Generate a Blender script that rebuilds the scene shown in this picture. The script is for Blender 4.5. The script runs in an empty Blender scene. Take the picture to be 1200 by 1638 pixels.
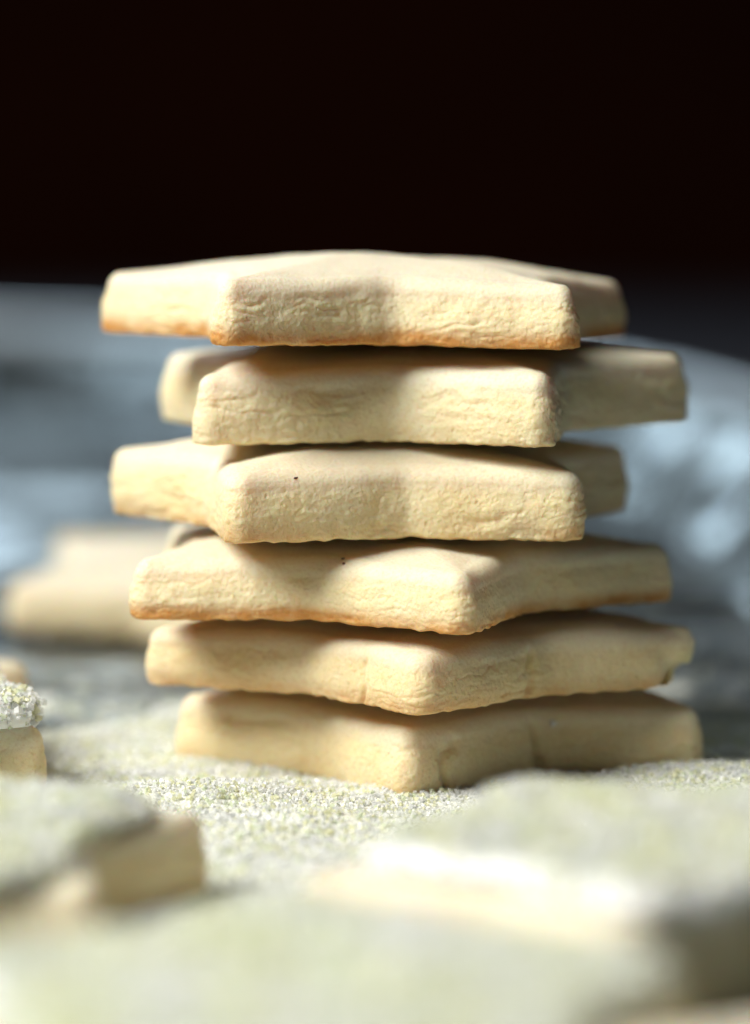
import bpy, math
import numpy as np

# ------------------------------------------------------------------ camera
S = bpy.context.scene
CAM_D, CAM_H, PITCH = 0.555, 0.0926, 5.7
cam_d = bpy.data.cameras.new("camera")
cam = bpy.data.objects.new("camera", cam_d)
S.collection.objects.link(cam)
S.camera = cam
cam.location = (0, -CAM_D, CAM_H)
cam.rotation_euler = (math.radians(90 - PITCH), 0, 0)
cam_d.sensor_fit = 'HORIZONTAL'
cam_d.sensor_width = 36
cam_d.lens = 174
cam_d.clip_start = 0.01
cam_d.clip_end = 20
cam_d.dof.use_dof = True
cam_d.dof.focus_distance = 0.510
cam_d.dof.aperture_fstop = 10

# ------------------------------------------------------------------ world and lamps
W = bpy.data.worlds.new("World")
S.world = W
W.use_nodes = True
bg = W.node_tree.nodes["Background"]
bg.inputs[0].default_value = (0.9, 0.95, 1.0, 1)
bg.inputs[1].default_value = 0.006


def lamp(name, az, el, dist, size, power, col):
    """az: degrees from the camera side (-y) towards the left (-x)"""
    a, e = math.radians(az), math.radians(el)
    ld = bpy.data.lights.new(name, 'AREA')
    ld.shape = 'RECTANGLE'
    ld.size, ld.size_y = size
    ld.energy = power
    ld.color = col
    o = bpy.data.objects.new(name, ld)
    S.collection.objects.link(o)
    v = np.array([-math.sin(a) * math.cos(e), -math.cos(a) * math.cos(e), math.sin(e)])
    o.location = v * dist + np.array([0, 0, .04])
    from mathutils import Vector
    o.rotation_euler = Vector(v).to_track_quat('Z', 'Y').to_euler()
    return o


lamp("window_lamp", 61, 44, 1.0, (.54, .54), 18.0, (1.0, .97, .92))
lamp("cool_fill_lamp", 163, 23, 1.6, (.5, .35), 3.4, (.72, .88, 1.0))  # cool fill added out of view, placed to brighten the tray's right wall

S.view_settings.view_transform = 'Standard'
S.view_settings.look = 'None'
S.view_settings.exposure = 0
S.view_settings.gamma = 1
S.cycles.use_denoising = True
S.cycles.max_bounces = 5
S.cycles.diffuse_bounces = 3
S.cycles.transparent_max_bounces = 24

# ------------------------------------------------------------------ helpers


def link(o, parent=None):
    S.collection.objects.link(o)
    if parent is not None:
        o.parent = parent
    return o


def mesh_obj(name, V, faces, mat, parent=None, smooth=True, attrs=None):
    """faces: list of int arrays (n,3) or (n,4)"""
    me = bpy.data.meshes.new(name)
    V = np.asarray(V, np.float32)
    me.vertices.add(len(V))
    me.vertices.foreach_set("co", V.ravel())
    loops = np.concatenate([f.ravel() for f in faces]).astype(np.int32)
    tot = np.concatenate([np.full(len(f), f.shape[1], np.int32) for f in faces])
    start = np.concatenate([[0], np.cumsum(tot)[:-1]]).astype(np.int32)
    me.loops.add(len(loops))
    me.loops.foreach_set("vertex_index", loops)
    me.polygons.add(len(tot))
    me.polygons.foreach_set("loop_start", start)
    me.polygons.foreach_set("loop_total", tot)
    me.polygons.foreach_set("use_smooth", np.full(len(tot), smooth))
    me.update(calc_edges=True)
    for k, a in (attrs or {}).items():
        a = np.asarray(a, np.float32)
        if a.ndim == 1:
            at = me.attributes.new(k, 'FLOAT', 'POINT')
            at.data.foreach_set("value", a)
        else:
            at = me.attributes.new(k, 'FLOAT_COLOR', 'POINT')
            at.data.foreach_set("color", np.c_[a, np.ones(len(a))].astype(np.float32).ravel())
    if mat:
        me.materials.append(mat)
    return link(bpy.data.objects.new(name, me), parent)


def tag(o, label=None, cat=None, group=None, kind=None):
    for k, v in (("label", label), ("category", cat), ("group", group), ("kind", kind)):
        if v:
            o[k] = v
    return o


def thing(name, loc):
    o = bpy.data.objects.new(name, None)
    o.empty_display_size = .01
    o.location = loc
    return link(o)


_G = np.random.default_rng(7).normal(size=(1024, 3))
_G /= np.linalg.norm(_G, axis=1)[:, None]


def noise(P, seed=0):
    P = np.asarray(P, float) + seed * 17.31
    I = np.floor(P).astype(np.int64)
    f = P - I
    u = f * f * f * (f * (f * 6 - 15) + 10)
    out = 0
    for dx in (0, 1):
        for dy in (0, 1):
            for dz in (0, 1):
                h = ((I[:, 0] + dx) * 73856093 ^ (I[:, 1] + dy) * 19349663 ^ (I[:, 2] + dz) * 83492791)
                h = (h ^ (h >> 13)) * 1274126177
                g = _G[(h ^ (h >> 16)) & 1023]
                w = (u[:, 0] if dx else 1 - u[:, 0]) * (u[:, 1] if dy else 1 - u[:, 1]) * (u[:, 2] if dz else 1 - u[:, 2])
                out = out + w * (g[:, 0] * (f[:, 0] - dx) + g[:, 1] * (f[:, 1] - dy) + g[:, 2] * (f[:, 2] - dz))
    return out * 1.5


def sstep(a, b, x):
    t = np.clip((x - a) / (b - a), 0, 1)
    return t * t * (3 - 2 * t)


def star_outline(R, ratio, n, tr=.0045, nr=.0042, seed=0, jit=.0012, rad=None):
    """rounded five-pointed star, tip 0 towards -y; n points with outward normals"""
    rng = np.random.default_rng(seed)
    V = []
    for k in range(10):
        a = math.pi / 5 * k
        rr = R if k % 2 == 0 else R * ratio
        V.append((rr * math.sin(a), -rr * math.cos(a)))
    V = np.array(V)
    V[1::2] += rng.normal(size=(5, 2)) * jit
    pts = []
    for k in range(10):
        p, a, b = V[k], V[k - 1], V[(k + 1) % 10]
        u = (a - p) / np.linalg.norm(a - p)
        v = (b - p) / np.linalg.norm(b - p)
        h = math.acos(float(u @ v)) / 2
        rd = tr if k % 2 == 0 else nr
        t = rd / math.tan(h)
        c = p + (u + v) / np.linalg.norm(u + v) * rd / math.sin(h)
        a0 = p + u * t - c
        a1 = p + v * t - c
        t0 = math.atan2(a0[1], a0[0])
        t1 = math.atan2(a1[1], a1[0])
        dt = (t1 - t0 + math.pi) % (2 * math.pi) - math.pi
        for f in np.linspace(0, 1, 40):
            pts.append(c + rd * np.array([math.cos(t0 + dt * f), math.sin(t0 + dt * f)]))
    P = np.array(pts)
    C = np.r_[P, P[:1]]
    L = np.r_[0, np.cumsum(np.linalg.norm(np.diff(C, axis=0), axis=1))]
    s = np.linspace(0, L[-1], n, endpoint=False)
    Q = np.c_[np.interp(s, L, C[:, 0]), np.interp(s, L, C[:, 1])]
    T = np.roll(Q, -1, 0) - np.roll(Q, 1, 0)
    T /= np.linalg.norm(T, axis=1)[:, None]
    N = np.c_[T[:, 1], -T[:, 0]]
    return Q, N


def smooth_loop(A, k):
    out = np.zeros_like(A)
    for d in range(-k, k + 1):
        out += np.roll(A, d, 0)
    return out / (2 * k + 1)


def grid_faces(rings, n):
    j = np.arange(n)
    out = []
    for i in range(rings - 1):
        a = i * n + j
        b = i * n + (j + 1) % n
        out.append(np.c_[a, b, b + n, a + n])
    return np.concatenate(out)


# ------------------------------------------------------------------ materials
def newmat(name):
    m = bpy.data.materials.new(name)
    m.use_nodes = True
    nt = m.node_tree
    nt.nodes.clear()
    out = nt.nodes.new("ShaderNodeOutputMaterial")
    b = nt.nodes.new("ShaderNodeBsdfPrincipled")
    nt.links.new(b.outputs[0], out.inputs[0])
    return m, nt, b


def node(nt, typ, inp=None, **kw):
    n = nt.nodes.new(typ)
    for k, v in kw.items():
        setattr(n, k, v)
    for k, v in (inp or {}).items():
        if hasattr(v, "is_output"):
            nt.links.new(v, n.inputs[k])
        else:
            n.inputs[k].default_value = v
    return n


def math_n(nt, op, a, b=0.0, clamp=False):
    n = node(nt, "ShaderNodeMath", {0: a, 1: b}, operation=op)
    n.use_clamp = clamp
    return n.outputs[0]


def mix_col(nt, fac, a, b, blend='MIX'):
    n = nt.nodes.new("ShaderNodeMix")
    n.data_type = 'RGBA'
    n.blend_type = blend
    for s, v in ((n.inputs[0], fac), (n.inputs[6], a), (n.inputs[7], b)):
        if hasattr(v, "is_output"):
            nt.links.new(v, s)
        else:
            s.default_value = v
    return n.outputs[2]


def ramp(nt, fac, stops):
    n = nt.nodes.new("ShaderNodeValToRGB")
    e = n.color_ramp.elements
    while len(e) < len(stops):
        e.new(.5)
    for el, (p, c) in zip(e, stops):
        el.position = p
        el.color = c if len(c) == 4 else (*c, 1)
    nt.links.new(fac, n.inputs[0])
    return n.outputs[0]


def cookie_material(name, cream, warm, brown_col):
    m, nt, b = newmat(name)
    co = node(nt, "ShaderNodeTexCoord").outputs["Object"]
    oi = node(nt, "ShaderNodeObjectInfo")
    rnd = oi.outputs["Random"]
    wv = math_n(nt, 'MULTIPLY', rnd, 40.0)
    big = node(nt, "ShaderNodeTexNoise", {"Vector": co, "W": wv, "Scale": 90.0, "Detail": 2.0, "Roughness": .6}, noise_dimensions='4D').outputs[0]
    fine = node(nt, "ShaderNodeTexNoise", {"Vector": co, "Scale": 1900.0, "Detail": 2.0, "Roughness": .7}).outputs[0]
    mid = node(nt, "ShaderNodeTexNoise", {"Vector": co, "Scale": 520.0, "Detail": 3.0, "Roughness": .65}).outputs[0]
    c = mix_col(nt, ramp(nt, big, [(.36, (0, 0, 0)), (.66, (1, 1, 1))]), cream, warm)
    c = mix_col(nt, ramp(nt, mid, [(.56, (0, 0, 0)), (.78, (.5, .5, .5))]), c, (.77, .53, .235, 1))
    br = node(nt, "ShaderNodeAttribute", attribute_name="brown").outputs["Fac"]
    bn = math_n(nt, 'MULTIPLY_ADD', mid, .9)
    nt.nodes[-1].inputs[2].default_value = -.45
    brn = math_n(nt, 'ADD', br, math_n(nt, 'MULTIPLY', bn, math_n(nt, 'MULTIPLY', br, 1.3)), True)
    sd = node(nt, "ShaderNodeAttribute", attribute_name="side").outputs["Fac"]
    c = mix_col(nt, sd, mix_col(nt, .72, c, (.84, .79, .645, 1)), c)
    c = mix_col(nt, 1.0, c, oi.outputs["Color"], 'MULTIPLY')
    c = mix_col(nt, brn, c, brown_col)
    c = mix_col(nt, ramp(nt, fine, [(.30, (.30, .30, .30)), (.55, (0, 0, 0))]), c, (.62, .42, .17, 1))
    nt.links.new(c, b.inputs["Base Color"])
    b.inputs["Roughness"].default_value = .62
    b.inputs["Specular IOR Level"].default_value = .28
    b.inputs["Subsurface Weight"].default_value = .55
    b.inputs["Subsurface Radius"].default_value = (1.0, .42, .14)
    b.inputs["Subsurface Scale"].default_value = .0042
    gran = node(nt, "ShaderNodeTexVoronoi", {"Vector": co, "Scale": 1150.0, "Randomness": 1.0}).outputs["Distance"]
    pit = ramp(nt, node(nt, "ShaderNodeTexNoise", {"Vector": co, "Scale": 950.0, "Detail": 1.0}).outputs[0], [(.27, (0, 0, 0)), (.42, (1, 1, 1))])
    hgt = math_n(nt, 'SUBTRACT', math_n(nt, 'ADD', mid, math_n(nt, 'MULTIPLY', pit, .5)), math_n(nt, 'MULTIPLY', gran, .38))
    sd_s = math_n(nt, 'MULTIPLY_ADD', sd, .30)
    nt.nodes[-1].inputs[2].default_value = .12
    b1 = node(nt, "ShaderNodeBump", {"Height": hgt, "Strength": sd_s, "Distance": .00042})
    b2 = node(nt, "ShaderNodeBump", {"Height": fine, "Strength": .5, "Distance": .00026, "Normal": b1.outputs[0]})
    nt.links.new(b2.outputs[0], b.inputs["Normal"])
    return m


M_COOKIE = cookie_material("shortbread", (.835, .745, .50, 1), (.82, .70, .42, 1), (.60, .29, .08, 1))

M_COOKIE_SHADED = cookie_material("shaded_shortbread", (.77, .69, .47, 1), (.74, .64, .41, 1), (.50, .28, .10, 1))  # shortbread darkened in colour to stand in for dimmer light on the back cookie


def plain_mat(name, col, rough=.5, sss=0.0, scale=.002, bump=None):
    m, nt, b = newmat(name)
    co = node(nt, "ShaderNodeTexCoord").outputs["Object"]
    n = node(nt, "ShaderNodeTexNoise", {"Vector": co, "Scale": bump[0] if bump else 200.0, "Detail": 4.0}).outputs[0]
    k = .9
    nt.links.new(mix_col(nt, n, (*[x * k for x in col], 1), (*col, 1)), b.inputs["Base Color"])
    b.inputs["Roughness"].default_value = rough
    if sss:
        b.inputs["Subsurface Weight"].default_value = sss
        b.inputs["Subsurface Radius"].default_value = (1, .8, .6)
        b.inputs["Subsurface Scale"].default_value = scale
    if bump:
        bn = node(nt, "ShaderNodeBump", {"Height": n, "Strength": bump[1], "Distance": bump[2]})
        nt.links.new(bn.outputs[0], b.inputs["Normal"])
    return m


M_ICING = plain_mat("royal_icing", (.93, .945, .92), .35, .4, .002, (300.0, .3, .0004))
M_BED = plain_mat("sugar_bed", (.95, .97, .88), .5, .0, .001, (1500.0, 1.0, .0006))
M_SPECK = plain_mat("burnt_speck", (.05, .02, .01), .6)


def sugar_material():
    m, nt, b = newmat("sanding_sugar")
    a = node(nt, "ShaderNodeAttribute", attribute_name="tint").outputs["Color"]
    nt.links.new(a, b.inputs["Base Color"])
    b.inputs["Roughness"].default_value = .07
    b.inputs["IOR"].default_value = 1.54
    b.inputs["Specular IOR Level"].default_value = .5
    b.inputs["Transmission Weight"].default_value = .0
    tr = node(nt, "ShaderNodeBsdfTranslucent", {"Color": a})
    mx = node(nt, "ShaderNodeMixShader", {0: .18, 1: b.outputs[0], 2: tr.outputs[0]})
    tp = node(nt, "ShaderNodeBsdfTransparent", {"Color": (.98, .99, .98, 1)})
    mx = node(nt, "ShaderNodeMixShader", {0: .40, 1: mx.outputs[0], 2: tp.outputs[0]})
    nt.links.new(mx.outputs[0], nt.nodes["Material Output"].inputs[0])
    return m


M_SUGAR = sugar_material()


def zinc_material():
    m, nt, b = newmat("galvanised_zinc")
    co = node(nt, "ShaderNodeTexCoord").outputs["Object"]
    warp = node(nt, "ShaderNodeTexNoise", {"Vector": co, "Scale": 60.0, "Detail": 2.0}).outputs[1]
    vec = mix_col(nt, .012, co, warp, 'ADD')
    v1 = node(nt, "ShaderNodeTexVoronoi", {"Vector": vec, "Scale": 34.0})
    v2 = node(nt, "ShaderNodeTexVoronoi", {"Vector": vec, "Scale": 150.0})
    big = node(nt, "ShaderNodeTexNoise", {"Vector": co, "Scale": 34.0, "Detail": 6.0, "Roughness": .6}).outputs[0]
    sp = node(nt, "ShaderNodeSeparateColor", {0: v1.outputs["Color"]})
    sp2 = node(nt, "ShaderNodeSeparateColor", {0: v2.outputs["Color"]})
    t = math_n(nt, 'MULTIPLY_ADD', sp.outputs[0], .5)
    nt.links.new(math_n(nt, 'MULTIPLY', sp2.outputs[1], .5), nt.nodes[-2].inputs[2])
    c = mix_col(nt, t, (.03, .045, .05, 1), (.47, .545, .575, 1))
    c = mix_col(nt, ramp(nt, big, [(.42, (0, 0, 0)), (.60, (.9, .9, .9))]), c, (.085, .10, .097, 1))
    spots = node(nt, "ShaderNodeTexVoronoi", {"Vector": vec, "Scale": 42.0}).outputs["Distance"]
    c = mix_col(nt, ramp(nt, spots, [(.12, (.8, .8, .8)), (.26, (0, 0, 0))]), c, (.62, .70, .76, 1))
    nt.links.new(c, b.inputs["Base Color"])
    b.inputs["Metallic"].default_value = .85
    r = math_n(nt, 'MULTIPLY_ADD', sp.outputs[1], .22)
    nt.nodes[-1].inputs[2].default_value = .22
    nt.links.new(r, b.inputs["Roughness"])
    # every spangle tilts a little
    hb = node(nt, "ShaderNodeBump", {"Height": math_n(nt, 'ADD', t, big), "Strength": .25, "Distance": .0008})
    tilt = node(nt, "ShaderNodeVectorMath", {0: v1.outputs["Color"], 1: (.5, .5, .5)}, operation='SUBTRACT')
    tilt = node(nt, "ShaderNodeVectorMath", {0: tilt.outputs[0], 1: (.45, .45, .45)}, operation='MULTIPLY')
    nn_ = node(nt, "ShaderNodeVectorMath", {0: hb.outputs[0], 1: tilt.outputs[0]}, operation='ADD')
    nn_ = node(nt, "ShaderNodeVectorMath", {0: nn_.outputs[0]}, operation='NORMALIZE')
    nt.links.new(nn_.outputs[0], b.inputs["Normal"])
    return m


M_ZINC = zinc_material()
M_RIM = plain_mat("bright_zinc_rim", (.74, .82, .87), .42, 0, .002, (90.0, .2, .0006))
M_RIM.node_tree.nodes["Principled BSDF"].inputs["Metallic"].default_value = .8


def dark_mat(name, c0, c1, scale, rough):
    m, nt, b = newmat(name)
    co = node(nt, "ShaderNodeTexCoord").outputs["Object"]
    n = node(nt, "ShaderNodeTexNoise", {"Vector": co, "Scale": scale, "Detail": 5.0}).outputs[0]
    nt.links.new(mix_col(nt, n, c0, c1), b.inputs["Base Color"])
    b.inputs["Roughness"].default_value = rough
    b.inputs["Specular IOR Level"].default_value = .05
    return m


M_TABLE = dark_mat("dark_table_top", (.035, .036, .045, 1), (.06, .06, .07, 1), 9, .55)
M_WALL = dark_mat("dark_wall", (.006, .0012, .0004, 1), (.026, .0055, .0012, 1), 3.5, .9)

# ------------------------------------------------------------------ setting


def box(name, lo, hi, mat):
    x0, y0, z0 = lo
    x1, y1, z1 = hi
    V = [(x0, y0, z0), (x1, y0, z0), (x1, y1, z0), (x0, y1, z0), (x0, y0, z1), (x1, y0, z1), (x1, y1, z1), (x0, y1, z1)]
    Fc = np.array([(0, 3, 2, 1), (4, 5, 6, 7), (0, 1, 5, 4), (1, 2, 6, 5), (2, 3, 7, 6), (3, 0, 4, 7)])
    return mesh_obj(name, V, [Fc], mat, smooth=False)


TABLE_BACK = 1.78
tag(box("table", (-1.6, -.75, -.045), (1.4, TABLE_BACK, -.0015), M_TABLE), kind="structure")
tag(box("wall", (-3, TABLE_BACK + .02, -1), (3, TABLE_BACK + .10, 1.8), M_WALL), kind="structure")

# oval galvanised tray: two half ellipses and straight sides
TX, TA, TB, TY1, TY0 = -.230, .338, .526, .277, -.105
TRAY_H = .0305


def tray_outline(off, n=360):
    t = np.linspace(0, 2 * math.pi, n, endpoint=False)
    x = TX + (TA + off) * np.cos(t)
    y = np.where(np.sin(t) >= 0, TY1, TY0) + (TB + off) * np.sin(t)
    return np.c_[x, y]


tray = thing("galvanised_tray", (TX, 0, 0))
tag(tray, "large oval galvanised metal tray with rolled rim holding all the cookies", "tray")


def lathe_tray(name, prof, closed=False, n=360):
    rings = []
    for off, z in prof:
        o = tray_outline(off, n)
        rings.append(np.c_[o[:, 0] - TX, o[:, 1], np.full(n, z)])
    V = np.concatenate(rings)
    fc = [grid_faces(len(prof), n)]
    if closed:
        j = np.arange(n)
        a = (len(prof) - 1) * n
        fc.append(np.c_[a + j, a + (j + 1) % n, (j + 1) % n, j])
    return V, fc


V, fc = lathe_tray("floor", [(-TA * .999, 0), (-.12, 0), (-.06, 0), (-.034, 0)])
Vb = V.copy()
mesh_obj("floor", V, fc, M_ZINC, tray)
pr = [(-.034, .0), (-.031, .0004), (-.0285, .0022), (-.025, .007), (-.012, .022), (-.0042, TRAY_H - .006)]
po = [(x + .0012, z - .0008) for x, z in reversed(pr)]
V, fc = lathe_tray("side_wall", pr + po, True)
mesh_obj("side_wall", V, fc, M_ZINC, tray)
cr = .0042
prf = [(cr * math.cos(a), TRAY_H - cr * .9 + cr * math.sin(a)) for a in np.linspace(0, 2 * math.pi, 20, endpoint=False)]
V, fc = lathe_tray("rolled_rim", prf, True)
mesh_obj("rolled_rim", V, fc, M_RIM, tray)

# ------------------------------------------------------------------ cookies


def cookie_mesh(name, R, ratio, h, seed, n=960, nw=46, nr_=16, nt_=26, flare=0.0, brown=.5, rough=1.0, round_r=.0026, round_h=.0025,
                chip=None, dome=.0040, parent=None, tr=.0027, mat=None, crease=None):
    Q, N = star_outline(R * .966, ratio * .995, n, tr=tr, seed=seed)
    h = h - .0029
    NS = N.copy()
    for _ in range(3):
        NS = smooth_loop(NS, max(3, int(n * .020)))
    ins, rin, zz = [], [], []
    # bottom edge
    for a in np.linspace(0, math.pi / 2, 6):
        ins.append(.0007 * (1 - math.sin(a)))
        rin.append(0)
        zz.append(.0007 * (1 - math.cos(a)))
    zt = h - round_h
    for f in np.linspace(0, 1, nw)[1:]:
        ins.append(-.0005 * math.sin(f * math.pi) + flare * f)
        rin.append(0)
        zz.append(.0007 + (zt - .0007) * f)
    for a in np.linspace(0, math.pi / 2, nr_)[1:]:
        ins.append(flare)
        rin.append(round_r * (1 - math.cos(a)))
        zz.append(zt + round_h * math.sin(a))
    ins, zz, rin = np.array(ins), np.array(zz), np.array(rin)
    mrow = len(ins)
    P = Q[None] - N[None] * ins[:, None, None] - NS[None] * (rin * 1.25)[:, None, None]
    Z = np.repeat(zz[:, None], n, 1)
    # top rings shrink to the centre
    ks = np.linspace(1, 0.0, nt_ + 1)[1:-1]
    soft = P[-1]
    for _ in range(3):
        soft = smooth_loop(soft, max(4, int(n * .028)))
    wk = np.clip((ks - .70) / .30, 0, 1)[:, None, None] ** 1.5
    top = (P[-1][None] * wk + soft[None] * (1 - wk)) * ks[:, None, None]
    Ztop = np.full((len(ks), n), h) + (.62 * dome * (1 - ks ** 2))[:, None]
    P = np.concatenate([P, top])
    Z = np.concatenate([Z, Ztop])
    rows = len(P)
    X = np.concatenate([P, Z[:, :, None]], 2).reshape(-1, 3)
    NN = np.repeat(N[None], rows, 0).reshape(-1, 2)
    zr = X[:, 2] / h
    row = np.repeat(np.arange(rows), n)
    wall = (row < mrow).astype(float)
    hd = .38 * dome * np.clip(1 - (X[:, 0] ** 2 + X[:, 1] ** 2) / R ** 2, 0, 1)
    X[:, 2] += hd * sstep(.25, 1.0, zr)
    # --- relief of the crumbly side
    wm = wall * sstep(.0, .10, zr) * (1 - sstep(.62, .92, zr))
    warp = np.c_[noise(X * 260, seed), noise(X * 260, seed + 3), noise(X * 300, seed + 5)]
    Xw = X + warp * .0010 * np.array([1, 1, .8])
    lay = noise(Xw * np.array([180, 180, 540]), seed + 9)
    lay2 = noise(Xw * np.array([420, 420, 1150]), seed + 11)
    rid = np.clip(1 - np.abs(noise(Xw * np.array([95, 95, 520]), seed + 10)) * 3.2, 0, 1) ** 2.5
    patch = sstep(-.25, .35, noise(X * np.array([75, 75, 150]), seed + 2))
    lump = noise(X * 110, seed + 20) * .00042 + noise(X * 330, seed + 21) * .00013
    gr = noise(X * 850, seed + 22) * .00007 + noise(X * 1700, seed + 23) * .00008
    disp = lump * wall * (.35 + .65 * wm) + wm * rough * ((.25 + .75 * patch) * (lay * .00026 + lay2 * .00016) - patch * rid * .00020) + wm * gr
    # ragged bottom edge
    be = wall * (1 - sstep(.0, .12, zr))
    disp += be * (noise(X * np.array([420, 420, 100]), seed + 30) * .00038 + noise(X * np.array([1100, 1100, 300]), seed + 31) * .00022)
    if chip:
        ang, width, amt = chip
        pa = np.arctan2(X[:, 0], -X[:, 1])
        da = np.abs((pa - math.radians(ang) + math.pi) % (2 * math.pi) - math.pi)
        m = 1 - sstep(math.radians(width) * .4, math.radians(width), da)
        zq = zr + noise(X * 300, seed + 40) * .10
        st = .75 * (1 - sstep(.15, .80, zq)) + .25 * (zq < .45)
        disp += -wall * m * st * amt + wall * m * noise(X * 480, seed + 41) * .0004
    if crease:
        for ang, width, amt in crease:
            pa = np.arctan2(X[:, 0], -X[:, 1]) + noise(X * 220, seed + 50) * .05
            da = np.abs((pa - math.radians(ang) + math.pi) % (2 * math.pi) - math.pi)
            disp += -wall * amt * np.exp(-(da / math.radians(width)) ** 2) * (1 - sstep(.6, .95, zr))
    X[:, :2] += NN * disp[:, None]
    # --- top surface gently uneven, underside edge slightly wavy
    tm = sstep(.75, 1.0, zr)
    X[:, 2] += tm * (noise(X * np.array([70, 70, 70]), seed + 60) * .00050 + noise(X * np.array([260, 260, 260]), seed + 61) * .00012
                     + noise(X * 800, seed + 62) * .00003)
    X[:, 2] += be * np.abs(noise(X * np.array([300, 300, 0.0]), seed + 63)) * .0005
    # browning near the base
    bz = (1 - sstep(.02, .40, zr)) * wall
    bv = .55 + .9 * noise(X * np.array([60, 60, 30]), seed + 70) + .35 * noise(X * 260, seed + 71) + .45 * sstep(.72, 1.0, np.hypot(X[:, 0], X[:, 1]) / R)
    bw = np.clip(bz * np.clip(bv + .30, 0, 1.4) * brown, 0, 1)
    bw[row < 3] = np.maximum(bw[row < 3], min(1.0, .35 + .6 * brown))
    sd = wall * (1 - sstep(.60, .88, zr))
    # caps
    cb = np.array([[0, 0, 0.0]])
    ct = np.array([[0, 0, h + dome]])
    base = len(X)
    V = np.concatenate([X, cb, ct])
    j = np.arange(n)
    f3 = np.concatenate([np.c_[np.full(n, base), (j + 1) % n, j],
                         np.c_[(rows - 1) * n + j, (rows - 1) * n + (j + 1) % n, np.full(n, base + 1)]])
    bw = np.r_[bw, min(1.0, .5 + brown), 0]
    return mesh_obj(name, V, [grid_faces(rows, n), f3], mat or M_COOKIE, parent, attrs={"brown": bw, "side": np.r_[sd, 1, 0]})


G_STACK = "plain star cookies stacked in a tower"
# R, ratio, rot(deg), x, y, z, h, tilt_x, tilt_y, seed, flare, brown, label
STACK = [
    (.0447, .665, -9.5, .0113, -.0035, .0002, .0128, 0.0, 0.0, 11, .0004, .30,
     "plain pale star cookie at the very bottom of the stack, resting in sugar"),
    (.0457, .69, -1.0, .0072, -.0094, .0136, .0112, 0.0, 0.0, 23, .0002, .55,
     "plain star cookie second from the bottom of the stack, chipped right tip"),
    (.0463, .650, 15.3, .0013, -.0125, .0252, .0112, 0.0, 0.0, 35, .0006, 1.1,
     "plain star cookie third from the bottom of the stack with browned lower left edge"),
    (.0451, .634, 42.2, .0008, -.0099, .0370, .0127, 0.0, -.3, 47, .0000, .38,
     "plain star cookie third from the top of the stack with flaky side"),
    (.0465, .638, 26.5, .0053, -.0046, .0506, .0129, 0.0, .5, 59, .0006, .06,
     "plain pale star cookie second from the top of the stack, unbrowned edge"),
    (.0464, .585, 42.0, -.0004, -.0088, .0643, .0118, 0.0, -1.2, 66, .0008, 1.35,
     "plain star cookie on top of the stack with golden brown bottom edge"),
]
stack = []
for i, (R, ra, rot, x, y, z, h, tx, ty, seed, fl, br, lab) in enumerate(STACK):
    o = cookie_mesh("star_cookie", R, ra, h, seed, flare=fl, brown=br,
                    chip=(72, 9, .0042) if i == 1 else None,
                    rough={0: .8, 1: .6, 2: .7, 3: 1.15, 4: 1.0, 5: 1.1}[i],
                    crease=[(0 + 8, 1.0, .0010), (36, 1.6, .0012)] if i == 0 else ([(30, 1.2, .0011), (-14, .8, .0006)] if i == 1 else None))
    o.location = (x, y, z)
    o.rotation_euler = (math.radians(tx), math.radians(-ty), math.radians(rot))
    o.color = [(.99, .955, .90, 1), (.99, .95, .89, 1), (1, .985, .95, 1), (1, .98, .93, 1), (.99, 1, 1, 1), (1, .99, .97, 1)][i]
    tag(o, lab, "cookie", G_STACK)
    stack.append(o)

G_PLAIN = "plain star cookies lying on the tray"


def loose(x, d, rot, R, h, seed, label, tilt=(0, 0), z=.0004, ratio=.63, n=420, mat=None):
    o = cookie_mesh("star_cookie", R, ratio, h, seed, n=n, nw=22, nr_=10, nt_=14, brown=.35, mat=mat)
    o.location = (x, d - CAM_D, z)
    o.rotation_euler = (math.radians(tilt[0]), math.radians(tilt[1]), math.radians(rot))
    return tag(o, label, "cookie", G_PLAIN)


loose(-.0325, .697, 12, .0450, .0125, 71, "blurred plain star cookie lying on the tray behind the stack, at the left", (5.0, 0), z=.0035, mat=M_COOKIE_SHADED)
loose(-.0960, .578, 84, .0440, .0135, 83, "plain cookie tip poking in at left edge behind the sugared cookie")
loose(.0440, .312, 30, .0440, .0118, 95, "very blurred plain cookie in the bottom right corner nearest the camera")

# ------------------------------------------------------------------ sugar crystals
CUBE = np.array([(-1, -1, -1), (1, -1, -1), (1, 1, -1), (-1, 1, -1), (-1, -1, 1), (1, -1, 1), (1, 1, 1), (-1, 1, 1)], float)
CF = np.array([(0, 3, 2, 1), (4, 5, 6, 7), (0, 1, 5, 4), (1, 2, 6, 5), (2, 3, 7, 6), (3, 0, 4, 7)])


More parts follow.
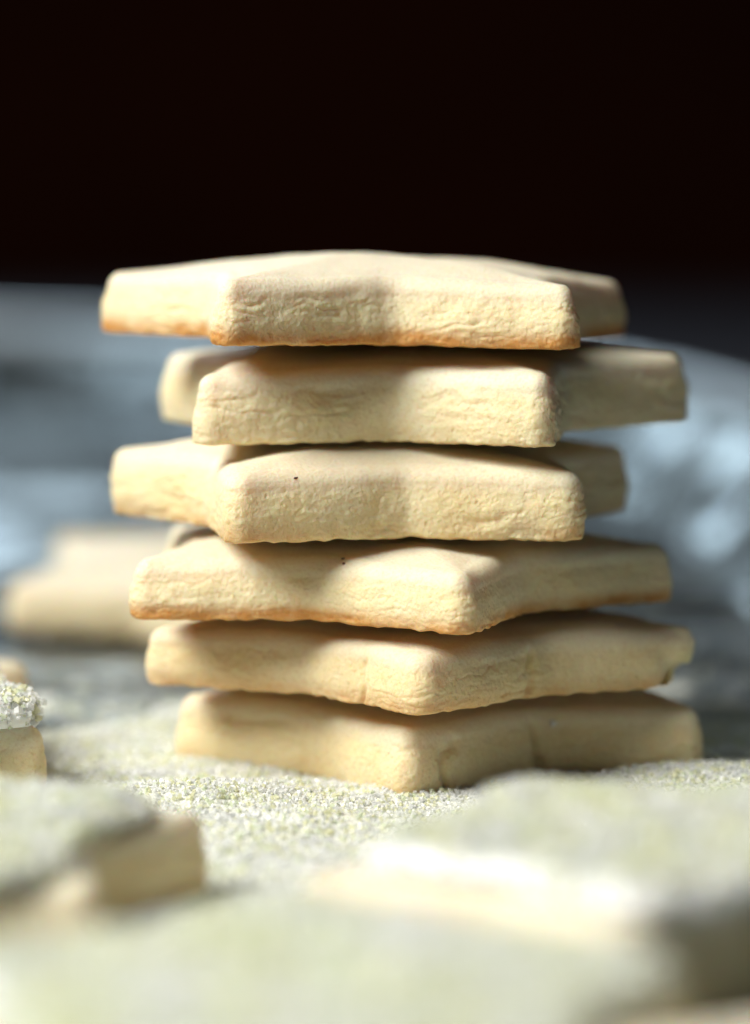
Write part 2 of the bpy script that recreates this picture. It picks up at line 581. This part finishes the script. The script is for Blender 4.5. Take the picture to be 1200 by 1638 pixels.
def crystals(pts, size, seed, yellow=.45):
    rng = np.random.default_rng(seed)
    n = len(pts)
    q = rng.normal(size=(n, 4))
    q /= np.linalg.norm(q, axis=1)[:, None]
    w, x, y, z = q.T
    Rm = np.stack([np.stack([1 - 2 * (y * y + z * z), 2 * (x * y - z * w), 2 * (x * z + y * w)], -1),
                   np.stack([2 * (x * y + z * w), 1 - 2 * (x * x + z * z), 2 * (y * z - x * w)], -1),
                   np.stack([2 * (x * z - y * w), 2 * (y * z + x * w), 1 - 2 * (x * x + y * y)], -1)], 1)
    sc = size * rng.uniform(.24, .62, (n, 1)) * rng.uniform(.72, 1.3, (n, 3))
    C = CUBE[None] * sc[:, None, :] * (1 + rng.normal(size=(n, 8, 1)) * .10)
    V = np.einsum('nij,nkj->nki', Rm, C) + np.asarray(pts)[:, None, :]
    Fc = (CF[None] + (np.arange(n) * 8)[:, None, None]).reshape(-1, 4)
    k = rng.random(n) / (1 + np.clip(noise(np.asarray(pts) * 130, seed) * 1.5 + noise(np.asarray(pts) * 420, seed + 1) * .8, -.85, 1.6))
    white = np.array([.97, .985, .98])
    yel = np.array([.965, .965, .68])
    grn = np.array([.90, .98, .75])
    col = np.where((k < yellow * .6)[:, None], yel, np.where((k < yellow)[:, None], grn, white))
    col = col * rng.uniform(.94, 1.03, (n, 1))
    return V.reshape(-1, 3), Fc, np.repeat(np.clip(col, 0, 1), 8, 0)


def iced_cookie(x, d, rot, R, h, seed, label, n_sugar, size=.0006, inset=.0045, ice_h=.0032, ratio=.63, yellow=.46,
                shift=(0, 0), ice_ratio=.70, pile=1, side_share=.22):
    t = thing("iced_star_cookie", (x, d - CAM_D, .0004))
    t.rotation_euler = (0, 0, math.radians(rot))
    cookie_mesh("biscuit", R, ratio, h + .0022, seed, n=640, nw=26, nr_=10, nt_=14, brown=.4, parent=t, dome=.0010)
    # icing: softer star sitting on the dome
    n = 300
    Ri = R - inset
    Q, N = star_outline(Ri, ice_ratio, n, tr=.0062, nr=.008, seed=seed + 1)
    Q = Q + np.array(shift)
    rows = []
    for a in np.linspace(-.35, math.pi / 2, 12):
        rows.append(np.c_[Q - N * (.0026 * (1 - math.cos(a))), np.full(n, h - .0006 + ice_h * (.34 + .66 * math.sin(a)))])
    for k in np.linspace(1, 0, 12)[1:-1]:
        rows.append(np.c_[(rows[11][:, :2] - shift) * k + shift, np.full(n, h - .0006 + ice_h + .0010 * (1 - k * k))])
    X = np.concatenate(rows)
    wob = noise(X * 120, seed + 5)
    X[:, 2] += wob * .0006 * (X[:, 2] > h)
    X[:, :2] *= (1 + noise(X * 90, seed + 6) * .03)[:, None]
    rws = len(rows)
    V = np.concatenate([X, [[shift[0], shift[1], h + ice_h + .0005]], [[shift[0], shift[1], h - .0018]]])
    j = np.arange(n)
    f3 = np.concatenate([np.c_[(rws - 1) * n + j, (rws - 1) * n + (j + 1) % n, np.full(n, len(X))],
                         np.c_[(j + 1) % n, j, np.full(n, len(X) + 1)]])
    mesh_obj("icing", V, [grid_faces(rws, n), f3], M_ICING, t)
    # crystals over the icing
    rng = np.random.default_rng(seed + 9)
    ring = X.reshape(rws, n, 3)
    a = rng.integers(0, n, n_sugar)
    f = np.sqrt(rng.random(n_sugar))
    edge = ring[11, a]
    px = (edge[:, :2] - shift) * f[:, None] + shift
    hz = h - .0006 + ice_h + .0010 * (1 - f * f) + noise(np.c_[px, np.zeros(n_sugar)] * 120, seed + 5) * .0006
    side = rng.random(n_sugar) < side_share
    er = ring[rng.integers(0, 11, n_sugar), a]
    px = np.where(side[:, None], er[:, :2], px)
    hz = np.where(side, er[:, 2] - size * .6, hz)
    lay = rng.random(n_sugar) * pile * size * 1.3
    lump = np.clip(noise(np.c_[px, np.zeros(n_sugar)] * 160, seed + 8), 0, 1) * pile * size
    P = np.c_[px + rng.normal(size=(n_sugar, 2)) * .0004, hz + lay + lump * rng.random(n_sugar) + size * .2]
    V, Fc, col = crystals(P, size, seed + 12, yellow)
    s = mesh_obj("sugar_topping", V, [Fc], M_SUGAR, t, smooth=False, attrs={"tint": col})
    tag(s, kind="stuff")
    tag(t, label, "cookie", "iced cookies with sugar topping")
    return t


# rot: 0 points a tip at the camera, positive turns it towards the right
iced_cookie(-.0585, .428, 90 + 24, .0440, .0112, 101,
            "blurred iced sugared star cookie at lower left with shadowed bare tip", 9000, inset=.0042, shift=(0, .0035), ice_h=.0027)
iced_cookie(.0300, .408, 190 - 270, .0420, .0118, 113,
            "blurred sugared star cookie at lower right with white icing edge", 9000, inset=.0048, shift=(0, .0030), ice_h=.0035, side_share=.06)
iced_cookie(-.0080, .335, 36, .0440, .0118, 125,
            "very blurred pale sugared cookie across the bottom, nearest the camera", 8000, inset=.0030)
iced_cookie(-.0842, .524, 90 - 20, .0420, .0110, 137,
            "sharply focused sugar-crusted cookie cut off by the left edge", 9500, size=.00065, inset=.0016, ice_h=.0036, side_share=.25, pile=1.5, ratio=.66, ice_ratio=.74, yellow=.30)

# ------------------------------------------------------------------ sugar on the tray


def bed_height(x, y):
    p = np.c_[x, y, np.zeros_like(x)]
    d = np.hypot((x + .005) / .115, (y + .045) / .165)
    dens = 1 - sstep(.45, 1.0, d + noise(p * 30, 3) * .35)
    hgt = -.0016 + dens * .0024 + noise(p * 60, 4) * .0009 * dens + noise(p * 170, 5) * .0005 * dens
    hgt += .0030 * np.exp(-(((x + .024) / .015) ** 2 + ((y + .050) / .011) ** 2))
    hgt += .0022 * np.exp(-(((x - .055) / .022) ** 2 + ((y + .030) / .012) ** 2))
    hgt += .0085 * np.exp(-(((x + .030) / .028) ** 2 + ((y - .165) / .014) ** 2))
    hgt -= .0004 * np.exp(-(((x - .006) / .014) ** 2 + ((y + .052) / .014) ** 2))
    return hgt


gx = np.linspace(-.16, .075, 236)
gy = np.linspace(-.30, .215, 380)
GX, GY = np.meshgrid(gx, gy)
hz = bed_height(GX.ravel(), GY.ravel())
V = np.c_[GX.ravel(), GY.ravel(), np.maximum(hz, -.0009)]
nx, ny = len(gx), len(gy)
ii, jj = np.meshgrid(np.arange(nx - 1), np.arange(ny - 1))
a = (jj * nx + ii).ravel()
Fc = np.c_[a, a + 1, a + 1 + nx, a + nx]
keep = (hz[Fc] > -.0007).any(1)
Fc = Fc[keep]
rng = np.random.default_rng(4)
# crystals: thick near the stack, sparse farther back
N1 = 80000
px = rng.uniform(-.085, .075, N1)
py = rng.uniform(-.16, .05, N1)
N2 = 14000
px = np.r_[px, rng.uniform(-.14, .075, N2)]
py = np.r_[py, rng.uniform(.04, .24, N2)]
hh = bed_height(px, py)
pk = np.where(hh > .0002, 1.0, np.where(hh > -.0012, .35, .05))
# nobody sees what lies under the lowest cookie
cx, cy = STACK[0][3], STACK[0][4]
pk[np.hypot(px - cx, py - cy) < .026] = 0
ok = rng.random(len(px)) < pk
px, py, hh = px[ok], py[ok], np.maximum(hh[ok], 0)
P = np.c_[px, py, hh + .00012 + rng.random(len(px)) ** 2 * .0004]
Vc, Fcc, col = crystals(P, .00041, 91, .30)
V2 = np.concatenate([V, Vc])
bed_col = np.tile([.85, .86, .72], (len(V), 1))
so = mesh_obj("sanding_sugar", V2, [Fc, Fcc + len(V)], M_BED, smooth=False, attrs={"tint": np.concatenate([bed_col, col])})
so.data.materials.append(M_SUGAR)
mi = np.r_[np.zeros(len(Fc), np.int32), np.ones(len(Fcc), np.int32)]
so.data.polygons.foreach_set("material_index", mi)
tag(so, "white and yellow green sugar crystals spread over the tray around the stack", "sugar", kind="stuff")

# ------------------------------------------------------------------ specks and single grains
bpy.context.view_layer.update()
from mathutils import Vector


def hit(o, x, z):
    """front surface of o met by a level line through (x, z)"""
    mi_ = o.matrix_world.inverted()
    p0 = mi_ @ Vector((x, -.2, z + .012))
    d = (mi_.to_3x3() @ Vector((0, 1, -.08))).normalized()
    ok_, loc, nrm, _ = o.ray_cast(p0, d)
    return (o.matrix_world @ loc, loc, nrm) if ok_ else (None, None, None)


def blob(name, size, seed, mat, loc, parent=None, tint=None):
    rg = np.random.default_rng(seed)
    V = CUBE * np.array(size) * (1 + rg.normal(size=(8, 1)) * .18)
    a, b_ = rg.random(2) * 3
    Rz = np.array([[math.cos(a), -math.sin(a), 0], [math.sin(a), math.cos(a), 0], [0, 0, 1]])
    Rx = np.array([[1, 0, 0], [0, math.cos(b_), -math.sin(b_)], [0, math.sin(b_), math.cos(b_)]])
    o = mesh_obj(name, V @ (Rz @ Rx).T, [CF], mat, parent, smooth=False,
                 attrs={"tint": np.tile(tint, (8, 1))} if tint else None)
    o.location = loc
    return o


for k, (ci, x, z) in enumerate([(3, -.0112, .0469), (2, -.0044, .0346), (2, -.0046, .0352)]):
    w, l, nn = hit(stack[ci], x, z)
    if l is not None:
        blob("dark_speck", (.00030 - .0001 * (k > 0), .00014, .00014), 5 + k, M_SPECK, l, stack[ci])
for k, (ci, x, z, lab) in enumerate([
        (3, -.0033, .0362, "tiny clear sugar grain clinging under the cookie third from top"),
        (0, .0262, .0106, "tiny sugar grain on the shaded side of the bottom cookie")]):
    w, l, nn = hit(stack[ci], x, z)
    if w is not None:
        g = blob("sugar_grain", (.00036, .0003, .00042), 15 + k, M_ICING, w)
        tag(g, lab, "sugar grain")
